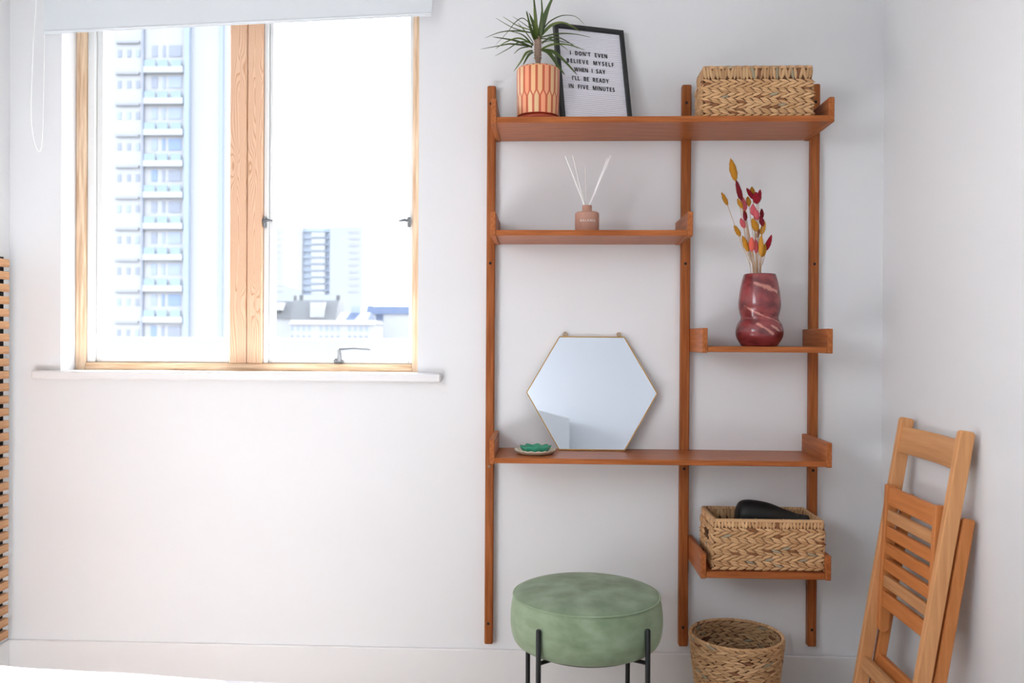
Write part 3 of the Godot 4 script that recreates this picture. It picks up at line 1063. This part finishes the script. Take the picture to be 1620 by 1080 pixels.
func build_vase() -> void:
	var t := thing("vase", "glossy raspberry glass vase with pale swirls and a pinched waist", "vase", Vector3(0.627, 1.0892, 0.12))
	var st := begin()
	var prof := smooth_profile([[0.0002, 0.0], [0.046, 0.0], [0.056, 0.009], [0.066, 0.026], [0.0685, 0.044], [0.064, 0.063], [0.0560, 0.076], [0.0538, 0.0845], [0.0565, 0.096], [0.0600, 0.113], [0.0603, 0.130], [0.0570, 0.160], [0.0520, 0.188], [0.0468, 0.207], [0.0448, 0.2115]], 5)
	prof += [[0.0435, 0.2125], [0.0422, 0.2105], [0.0455, 0.200], [0.052, 0.165], [0.0555, 0.13], [0.051, 0.09], [0.06, 0.05], [0.05, 0.012], [0.0002, 0.008]]
	add_lathe(st, prof, Vector3.ZERO, 72)
	var body := obj("body", st, M.vase, t)
	body.rotation.y = 0.0
	# dried flowers; sketch units 5.4 to a photograph-sized step of 1.845 mm, rim centre at (385, 1050)
	var mustard := mat(rgb(188, 128, 30), 0.95)
	var mustard2 := mat(rgb(206, 146, 48), 0.95)
	var crimson := mat(rgb(150, 16, 36), 0.95)
	var crimson2 := mat(rgb(122, 14, 30), 0.95)
	var pink := mat(rgb(206, 92, 100), 0.95)
	var coral := mat(rgb(224, 100, 82), 0.95)
	var q := func(x: float, y: float, z: float) -> Vector3: return Vector3((x - 385.0) * 0.000341, 0.2125 + (1052.0 - y) * 0.000344, z)
	# tip, base, width, material, depth, label
	var heads := [
		[120, 72, 168, 264, 66, mustard, 0.01, "large mustard dried flower head at the very top of the bunch"],
		[165, 258, 216, 432, 48, crimson2, 0.015, "long crimson dried flower head just below the topmost mustard one"],
		[62, 346, 114, 460, 38, mustard, -0.01, "small mustard dried flower standing apart at the far left"],
		[172, 420, 222, 502, 36, mustard, 0.02, "small mustard dried flower under the long crimson head"],
		[228, 385, 258, 515, 52, pink, 0.0, "dark pink dried flower left of the crimson fan"],
		[330, 292, 336, 375, 46, mustard, -0.02, "mustard dried flower peeping out above the crimson fan"],
		[266, 316, 332, 415, 40, crimson, 0.0, "left crimson flower of the fan of three near the top"],
		[330, 362, 345, 462, 62, crimson, 0.018, "broad crimson flower in the middle of the fan of three"],
		[380, 330, 366, 446, 40, crimson, 0.004, "right crimson flower of the fan of three near the top"],
		[286, 380, 298, 470, 44, mustard2, -0.01, "mustard dried flower tucked under the left of the crimson fan"],
		[308, 460, 322, 560, 54, pink, 0.012, "upper one of two pink flowers in the centre of the bunch"],
		[322, 505, 348, 600, 54, pink, 0.02, "lower one of two pink flowers in the centre of the bunch"],
		[407, 486, 410, 574, 36, crimson2, -0.01, "small crimson oval flower alone at the right"],
		[230, 520, 248, 608, 36, crimson2, 0.02, "small crimson flower above the pale pink one at the left"],
		[248, 500, 264, 590, 38, mustard2, 0.0, "orange mustard flower behind the small crimson one at the left"],
		[204, 582, 244, 666, 44, pink, 0.015, "pale pink flower at the left, below a small crimson one"],
		[366, 560, 396, 652, 42, crimson2, 0.02, "crimson flower beside the central mustard one"],
		[296, 588, 346, 696, 58, mustard, 0.022, "broad mustard flower in the centre of the bunch"],
		[416, 606, 388, 722, 44, mustard2, 0.01, "upright orange mustard flower right of centre"],
		[162, 634, 218, 730, 42, mustard, 0.0, "lowest mustard flower of the far left side"],
		[222, 728, 280, 866, 46, mustard, 0.012, "mustard flower low at the left above the vase"],
		[294, 745, 304, 866, 54, coral, 0.02, "coral red flower low in the middle"],
		[336, 760, 344, 880, 40, pink, 0.014, "dark pink flower low in the middle beside the coral one"],
		[374, 730, 380, 905, 48, mustard2, 0.02, "long orange mustard flower low in the middle"],
		[418, 796, 394, 912, 48, mustard, 0.012, "short mustard flower low at the right, nearest the vase"],
		[478, 718, 430, 856, 46, crimson, 0.006, "crimson flower sticking out low at the right"],
		[384, 660, 364, 745, 28, crimson2, -0.005, "narrow dark crimson flower behind the orange mustard ones"],
	]
	var k := 0
	for hd in heads:
		var tip: Vector3 = q.call(hd[0], hd[1], hd[6] * 1.4)
		var base: Vector3 = q.call(hd[2], hd[3], hd[6])
		var fl := thing("dried_flower", hd[7], "dried flower", Vector3(0.627, 1.0892, 0.12), 0.0, "dried flowers in the raspberry vase")
		var r: float = hd[4] * 0.000341 * 0.58
		var dirv := (tip - base).normalized()
		var s1 := dirv.cross(Vector3.BACK).normalized()
		var s2 := dirv.cross(s1)
		var rows := []
		var ln := tip.distance_to(base)
		for i in 10:
			var f := i / 9.0
			var rr := r * 0.88 * pow(sin(PI * clampf(pow(f, 0.8), 0.015, 0.99)), 0.7)
			var row := PackedVector3Array()
			for j in 10:
				var a := -TAU * j / 10
				row.append(base + dirv * (f * ln) + (s1 * cos(a) + s2 * sin(a)) * (rr * rng.randf_range(0.86, 1.1)))
			rows.append(row)
		st = begin()
		add_grid(st, rows, true)
		st.set_smooth_group(-1)
		for i in 70:
			var f := rng.randf_range(0.08, 0.92)
			var a := rng.randf() * TAU
			var o := (s1 * cos(a) + s2 * sin(a))
			var p := base + dirv * (f * ln) + o * (r * 0.8 * pow(sin(PI * f), 0.7))
			var e := p + (o * 0.7 + dirv).normalized() * rng.randf_range(0.003, 0.006)
			var wd := dirv.cross(o).normalized() * 0.0005
			tri_out(st, p - wd, p + wd, e, o)
		obj("flower_head", st, hd[5], fl)
		var foot := Vector3(clampf((hd[2] - 350.0) * 0.00009 - 0.004, -0.026, 0.026), 0.03 + 0.002 * (k % 5), -0.012 + 0.006 * (k % 5))
		var mouth := Vector3(clampf((hd[2] - 330.0) * 0.00010 - 0.006, -0.024, 0.024), 0.213, -0.012 + 0.006 * (k % 5))
		var pts := curve_points([foot, mouth, mouth.lerp(base, 0.5) + Vector3(0, 0, 0.002), base + dirv * 0.004], 10)
		obj("stem", tube(pts, 0.0009, 5), M.stem, fl)
		k += 1

func build_low_things() -> void:
	# ---- open braided basket on the lowest shelf
	var t := thing("open_basket", "open rectangular braided water hyacinth basket on the lowest shelf", "basket", Vector3(0.6335, 0.453, 0.120))
	var w := 0.318
	var d := 0.200
	var st := begin()
	for s in four_sides(w - 0.014, d - 0.014):
		var a: Vector3 = s[0]
		var b: Vector3 = s[1]
		var n: Vector3 = s[2]
		var sz := Vector3(absf(b.x - a.x) + 0.006, 0.134, 0.006) if absf(n.z) > 0.5 else Vector3(0.006, 0.134, absf(b.z - a.z) - 0.006)
		if absf(n.z) > 0.5:
			add_box(st, (a + b) * 0.5 + Vector3(0, 0.070, 0), sz)
		else:
			# the short sides have a slot to lift the basket by
			var c := (a + b) * 0.5
			add_box(st, c + Vector3(0, 0.043, 0), Vector3(0.006, 0.080, sz.z))
			add_box(st, c + Vector3(0, 0.126, 0), Vector3(0.006, 0.022, sz.z))
			for e in [-1.0, 1.0]:
				add_box(st, c + Vector3(0, 0.099, e * sz.z * 0.36), Vector3(0.006, 0.032, sz.z * 0.28))
	add_box(st, Vector3(0, 0.006, 0), Vector3(w - 0.02, 0.006, d - 0.02))
	obj("core", st, M.wicker_core, t)
	woven_box(t, w, d, 0.003, 0.119, 7, true)
	st = begin()
	for s in four_sides(w, d, 0.005):
		add_lashing(st, s[0] + Vector3.UP * 0.130, s[1] + Vector3.UP * 0.130, Vector3.UP, s[2], 0.025, 0.0095)
	for s in four_sides(w, d, 0.014):
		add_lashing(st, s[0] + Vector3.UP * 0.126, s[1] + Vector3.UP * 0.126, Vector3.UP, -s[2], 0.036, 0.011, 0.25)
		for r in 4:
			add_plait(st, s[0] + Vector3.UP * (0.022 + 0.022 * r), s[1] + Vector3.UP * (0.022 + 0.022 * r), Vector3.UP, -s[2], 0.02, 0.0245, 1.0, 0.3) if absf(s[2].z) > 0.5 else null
	for s in four_sides(w, d, 0.009):
		st.set_color(Color(0.66, 0.40, 0.20))
		add_tube(st, [s[0] + Vector3.UP * 0.1405, (s[0] + s[1]) * 0.5 + Vector3.UP * 0.1405, s[1] + Vector3.UP * 0.1405], 0.006, 8)
	obj("rim", st, M.wicker, t)
	# ---- hair dryer lying in it
	var hdy := thing("hair_dryer", "matte black hair dryer lying in the open basket", "hair dryer", Vector3(0.662, 0.584, 0.105))
	var bs := Basis(Vector3(-0.15, -0.9887, 0), Vector3(0.9887, -0.15, 0), Vector3(0, 0, 1))
	st = begin()
	add_lathe(st, smooth_profile([[0.0002, -0.096], [0.022, -0.095], [0.035, -0.085], [0.041, -0.065], [0.0425, -0.035], [0.040, 0.0], [0.031, 0.04], [0.0245, 0.075], [0.0215, 0.085]], 5), Vector3.ZERO, 40, bs)
	obj("barrel", st, M.dryer, hdy)
	st = begin()
	add_lathe(st, smooth_profile([[0.0215, 0.084], [0.0235, 0.088], [0.0235, 0.110], [0.021, 0.115], [0.0175, 0.1155], [0.016, 0.108], [0.0002, 0.106]], 3), Vector3.ZERO, 32, bs)
	obj("nozzle", st, M.black_frame, hdy)
	st = begin()
	add_tube(st, [Vector3(-0.05, -0.02, 0), Vector3(-0.035, -0.055, 0.0), Vector3(-0.015, -0.095, 0.005)], [0.018, 0.0165, 0.015], 16)
	obj("handle", st, M.dryer, hdy)
	# ---- round wastepaper basket on the floor
	var b := thing("wastepaper_basket", "round woven wastepaper basket on the floor below the shelves", "wastebasket", Vector3(0.547, 0, 0.205))
	var rad := func(y: float) -> float: return lerpf(0.100, 0.131, y / 0.27)
	st = begin()
	add_lathe(st, [[0.0002, 0.0], [0.096, 0.0], [0.098, 0.004], [0.126, 0.266], [0.120, 0.266], [0.092, 0.008], [0.0002, 0.008]], Vector3.ZERO, 48)
	obj("core", st, M.wicker_core, b)
	var rows := 17
	for r in rows:
		st = begin()
		var y := 0.008 + (r + 0.5) * 0.258 / rows
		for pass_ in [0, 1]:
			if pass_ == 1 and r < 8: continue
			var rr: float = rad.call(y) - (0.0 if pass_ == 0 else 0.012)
			var n := int(TAU * rr / 0.027)
			for i in n:
				var a := TAU * (i + 0.5 * (r % 2)) / n
				var o := Vector3(cos(a), 0, sin(a))
				var al := Vector3(-sin(a), 0, cos(a))
				for s in [-1.0, 1.0]:
					var dv: Vector3 = (al + Vector3.UP * (s * (0.22 + rng.randf_range(-0.12, 0.12)))).normalized()
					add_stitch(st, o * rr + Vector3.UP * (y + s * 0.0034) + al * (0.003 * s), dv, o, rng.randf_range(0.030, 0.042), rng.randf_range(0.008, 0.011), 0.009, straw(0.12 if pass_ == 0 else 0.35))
		obj("woven_row", st, M.wicker, b)
	st = begin()
	var ring := []
	for i in 61:
		ring.append(Vector3(cos(TAU * i / 60) * 0.1275, 0.268, sin(TAU * i / 60) * 0.1275))
	for i in 60:
		var a := TAU * i / 60
		add_stitch(st, ring[i], (Vector3(-sin(a), 0.25, cos(a))).normalized(), Vector3(cos(a), 0.3, sin(a)).normalized(), 0.024, 0.009, 0.011, straw(0.05))
	obj("rim", st, M.wicker, b)

func build_stool() -> void:
	var t := thing("velvet_stool", "round sage green velvet stool on thin black metal legs", "stool", Vector3(0.112, 0, 0.36))
	var st := begin()
	add_lathe(st, smooth_profile([[0.150, 0.291], [0.176, 0.2935], [0.192, 0.304], [0.2005, 0.325], [0.2035, 0.355], [0.2025, 0.385], [0.1985, 0.410], [0.1945, 0.4215]], 5), Vector3.ZERO, 96)
	add_lathe(st, [[0.0002, 0.291], [0.150, 0.291]], Vector3.ZERO, 96)
	obj("cushion", st, M.velvet, t)
	st = begin()
	add_lathe(st, smooth_profile([[0.1945, 0.4215], [0.188, 0.4285], [0.165, 0.4345], [0.10, 0.441], [0.0002, 0.444]], 6), Vector3.ZERO, 96)
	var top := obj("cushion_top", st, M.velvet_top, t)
	st = begin()
	var ring := []
	for k in 73:
		ring.append(Vector3(cos(TAU * k / 72) * 0.1955, 0.4225, sin(TAU * k / 72) * 0.1955))
	add_tube(st, ring, 0.0028, 8, false)
	obj("piping", st, M.velvet, top)
	st = begin()
	ring = []
	for k in 73:
		ring.append(Vector3(cos(TAU * k / 72) * 0.15, 0.288, sin(TAU * k / 72) * 0.15))
	add_tube(st, ring, 0.007, 8, false)
	obj("seat_ring", st, M.black_metal, t)
	for a in [0.794, 2.217, 3.857, 5.367]:
		var o := Vector3(cos(a), 0, sin(a))
		st = begin()
		add_tube(st, [o * 0.2105 + Vector3.UP * 0.0, o * 0.2105 + Vector3.UP * 0.378, o * 0.2105 + Vector3.UP * 0.381], [0.0066, 0.0066, 0.0045], 14)
		var leg := obj("leg", st, M.black_metal, t)
		obj("bracket", tube([o * 0.150 + Vector3.UP * 0.289, o * 0.207 + Vector3.UP * 0.295], 0.0055, 8), M.black_metal, leg)

func build_chair() -> void:
	# folded flat and leaning on the right wall; its width runs along z
	var t := thing("folding_chair", "folded beech chair with a slatted seat leaning on the right wall", "chair", Vector3(0.86, 0, 0.42))
	var o := Vector3(0.86, 0, 0.42)
	var ax := func(y: float) -> float: return 0.851 + 0.165 * y
	var bxx := func(y: float) -> float: return 0.893 + 0.165 * y
	var sx := func(y: float) -> float: return 0.930 + 0.0503 * (y - 0.314)
	for z in [0.257, 0.593]:
		var st := begin()
		add_plank(st, Vector3(ax.call(0.003), 0.003, z) - o, Vector3(ax.call(0.895), 0.895, z) - o, 0.036, 0.020, 0.002, 0.009)
		obj("stile", st, M.beech_y, t)
	for z in [0.2545, 0.5895]:
		var st := begin()
		add_bar(st, Vector3(bxx.call(0.003), 0.003, z) - o, Vector3(bxx.call(0.685), 0.685, z) - o, 0.030, 0.019, Vector3.RIGHT, 0.004)
		obj("leg", st, M.beech_dark, t)
	# back rest, slightly bowed
	var rows := []
	for i in 13:
		var f := i / 12.0
		var z := lerpf(0.266, 0.584, f)
		var bow := 0.010 * sin(PI * f)
		var row := PackedVector3Array()
		for k in [[0.872, -0.007], [0.869, 0.005], [0.803, 0.005], [0.800, -0.007], [0.802, -0.010], [0.870, -0.010]]:
			row.append(Vector3(ax.call(k[0]) + k[1] + bow, k[0], z) - o)
		rows.append(row)
	var rs := begin()
	add_grid(rs, rows, true)
	obj("backrest", rs, M.beech_z, t)
	# seat: two rails and seven slats
	for z in [0.277, 0.571]:
		var st := begin()
		add_plank(st, Vector3(sx.call(0.309), 0.309, z) - o, Vector3(sx.call(0.713), 0.713, z) - o, 0.030, 0.018, 0.0145, 0.004)
		obj("seat_rail", st, M.beech_dark, t)
	var y := 0.709
	for k in 7:
		var hh := 0.050 if k == 0 else (0.042 if k == 6 else 0.0315)
		var st := begin()
		var x: float = sx.call(y - hh * 0.5) - 0.004
		add_box(st, Vector3(x, y - hh * 0.5, 0.424) - o, Vector3(0.013, hh, 0.276), 0.002, Basis(Vector3.BACK, -0.05))
		obj("slat", st, M.beech_z if k in [1, 5] else M.beech_warm, t)
		y -= hh + 0.0131
	for r in [[0.218, ax, M.beech_z, 0.256, 0.594], [0.224, bxx, M.beech_warm, 0.254, 0.590], [0.10, bxx, M.beech_warm, 0.254, 0.590]]:
		var st := begin()
		add_box(st, Vector3(r[1].call(r[0]), r[0], 0.4235) - o, Vector3(0.020, 0.036, 0.320), 0.003, Basis(Vector3.BACK, -0.16))
		obj("rung", st, r[2], t)

# ------------------------------------------------------------------ outside
func build_outside() -> void:
	struct("ground", span(Vector3(-700, -21, -900), Vector3(400, -20, -6)), M.ground, "pale ground far below the window")
	# the flat roof just outside, its parapet at eye height
	struct("roof_parapet", span(Vector3(-60, -20, -27), Vector3(40, 1.06, -26), 0.05), M.render_white, "white parapet of the flat roof across the way")
	# --- near tower
	var z := -80.0
	var t := thing("tower_block", "tall white tower block with balconies filling the left light", "building", Vector3(-37.6, -20, z))
	var X := func(px: float) -> float: return -44.1375 + 0.06335 * (px - 158.0) + 37.6
	var Y := func(py: float) -> float: return 15.5 - (py - 300.0) * 0.0622 + 20.0
	obj("facade", span(Vector3(X.call(156), 0, -14), Vector3(X.call(366), 56, 0)), M.render_white, t)
	obj("side_strip", span(Vector3(X.call(294), 0, 0), Vector3(X.call(302), 56, 0.5)), M.blue_side, t)
	obj("downpipe", span(Vector3(X.call(226.5), 0, 0), Vector3(X.call(228.8), 56, 0.3)), M.glass_grey, t)
	obj("stair_strip", span(Vector3(X.call(348), 0, 0), Vector3(X.call(353), 56, 0.2)), M.blue_side, t)
	var cyc := [M.glass_grey, M.glass_pale, M.glass_grey, M.glass_blue, M.glass_pale]
	var ledge_mesh: Mesh = finish(span(Vector3(X.call(184), -0.12, 0), Vector3(X.call(221), 0.12, 0.25)))
	var slab_mesh: Mesh = finish(span(Vector3(X.call(230), -0.30, 0), Vector3(X.call(292), 0.30, 0.5)))
	for k in 12:
		var py := 411.6 - 49.2 * (k - 3)
		if py < 20: continue
		if py < 545:
			var o := obj("ledge", ledge_mesh, M.ledge, t)
			o.position.y = Y.call(py)
			for wpx in [162, 189, 204, 218]:
				obj("window", span(Vector3(X.call(wpx - 3), Y.call(py + 23), -0.1), Vector3(X.call(wpx + 3), Y.call(py + 11.5), 0.06)), cyc[(k * 2 + wpx) % 3] if wpx > 170 else M.render_grey, t)
			for wd in [[240, 249], [257, 261.5], [267, 287]]:
				obj("window", span(Vector3(X.call(wd[0]), Y.call(py + 23), -0.1), Vector3(X.call(wd[1]), Y.call(py + 5), 0.06)), cyc[(k * 3 + int(wd[0])) % 5], t)
			var s := obj("balcony", slab_mesh, M.render_white, t)
			s.position.y = Y.call(py + 45)
			for wd in [[231, 248.5], [252, 268], [273, 289]]:
				obj("railing", span(Vector3(X.call(wd[0]), Y.call(py + 40), 0.35), Vector3(X.call(wd[1]), Y.call(py + 30), 0.45)), M.balcony, t)
	# --- far tower
	z = -340.0
	var f := thing("tower_block", "distant white tower with a blue recessed centre in the right light", "building", Vector3(-93.0, -20, z))
	X = func(px: float) -> float: return -111.635 + 0.2588 * (px - 430.0) + 93.0
	Y = func(py: float) -> float: return 46.05 - (py - 357.0) * 0.2563 + 20.0
	obj("facade", span(Vector3(X.call(428), 0, -20), Vector3(X.call(478), Y.call(358), 0)), M.render_far, f)
	obj("facade", span(Vector3(X.call(522), 0, -20), Vector3(X.call(574), Y.call(358), 0)), M.render_far, f)
	obj("recess", span(Vector3(X.call(478), 0, -20), Vector3(X.call(522), Y.call(359), -2.0)), M.blue_side, f)
	obj("plinth", span(Vector3(X.call(478), 0, -2), Vector3(X.call(522), Y.call(466), 0)), M.render_far, f)
	for k in 10:
		var py := 367.0 + 10.4 * k
		obj("balcony", span(Vector3(X.call(492), Y.call(py + 7.5), -2), Vector3(X.call(514), Y.call(py), -0.6)), M.render_far, f)
		obj("ledge", span(Vector3(X.call(479), Y.call(py - 1), -2), Vector3(X.call(521), Y.call(py - 2.4), -0.9)), M.glass_pale, f)
		for wd in [[434, 446], [552, 568]]:
			obj("window", span(Vector3(X.call(wd[0]), Y.call(py + 2), -0.2), Vector3(X.call(wd[1]), Y.call(py - 1.5), 0.15)), M.ledge, f)
	# --- low houses and sheds in front of it
	X = func(px: float) -> float: return -38.2376 + 0.0924 * (px - 448.0)
	Y = func(py: float) -> float: return 6.36 - (py - 475.0) * 0.0907
	var low := func(called: String, label: String, px0: float, px1: float, py0: float, py1: float, dz: float, wallm: Material, roofm: Material, gable: float) -> Node3D:
		# py0 ridge, py1 eaves
		var xa: float = X.call(px0)
		var xb: float = X.call(px1)
		var k := (122.66 - dz) / 122.66   # nearer or further than the row they are measured on
		xa *= k
		xb *= k
		var h := thing(called, label, "building", Vector3((xa + xb) * 0.5, -20, -120 + dz))
		var hw := (xb - xa) * 0.5
		var ye: float = 21.11 + (Y.call(py1) - 1.11) * k
		var yr: float = 21.11 + (Y.call(py0) - 1.11) * k
		obj("wall", span(Vector3(-hw, 0, -6), Vector3(hw, ye, 0)), wallm, h)
		var st := begin()
		var turned := Basis(Vector3(0, 0, 1), Vector3(0, 1, 0), Vector3(-1, 0, 0))
		add_prism(st, PackedVector2Array([Vector2(-6.3, ye - 0.1), Vector2(0.3, ye - 0.1), Vector2(-2.8 + gable * 2.0, yr), Vector2(-3.2 - gable * 2.0, yr)]), -hw - 0.2, hw + 0.2, turned)
		obj("roof", st, roofm, h)
		return h
	var h1: Node3D = low.call("terraced_house", "pale house with a dark grey roof at the left of the right light", 430, 461, 475, 503, -8.0, M.render_white, M.roof_grey, 0.0)
	obj("dormer", span(Vector3(-1.2, 25.2, -3), Vector3(-0.1, 26.4, 0.2)), M.render_white, h1)
	obj("chimney", span(Vector3(1.0, 25.5, -3.6), Vector3(1.4, 27.6, -3.0)), M.roof_grey, h1)
	var h2: Node3D = low.call("terraced_house", "wide house with a light grey roof and a white dormer below the far tower", 462, 530, 474, 504, 0.0, M.render_white, M.roof_light, 0.6)
	obj("dormer", span(Vector3(-0.4, 23.9, -2.5), Vector3(1.6, 26.1, 0.3)), M.render_white, h2)
	for x in [-2.9, 2.6]:
		obj("chimney", span(Vector3(x, 25.0, -3.6), Vector3(x + 0.5, 27.3, -3.0)), M.roof_grey, h2)
	var h3: Node3D = low.call("warehouse", "low building with a slate blue roof right of the grey roofs", 535, 579, 493, 505, 0.0, M.render_white, M.roof_blue, 0.2)
	obj("skylight", span(Vector3(-0.6, 24.2, -3.4), Vector3(0.8, 25.6, -2.2)), M.glass_pale, h3)
	var h4: Node3D = low.call("warehouse", "long shed with a bright blue roof at the far right", 582, 662, 483, 495, -8.0, M.render_white, M.roof_blue, 0.9)
	obj("door", span(Vector3(-2.6, 23.0, -0.1), Vector3(-1.5, 24.6, 0.1)), M.roof_blue, h4)
	obj("door", span(Vector3(-2.5, 21.6, -0.1), Vector3(-1.6, 22.1, 0.1)), M.balcony, h4)
	var h5: Node3D = low.call("terraced_house", "low white block with a row of small windows just above the parapet", 460, 592, 506, 512, 8.0, M.render_white, M.roof_light, 0.9)
	for k in 14:
		if k in [4, 9]: continue
		obj("window", span(Vector3(-5.6 + k * 0.78, 21.9, -0.1), Vector3(-5.25 + k * 0.78, 22.6, 0.08)), M.glass_pale, h5)
		obj("window", span(Vector3(-5.6 + k * 0.78, 20.9, -0.1), Vector3(-5.25 + k * 0.78, 21.3, 0.08)), M.glass_grey, h5)
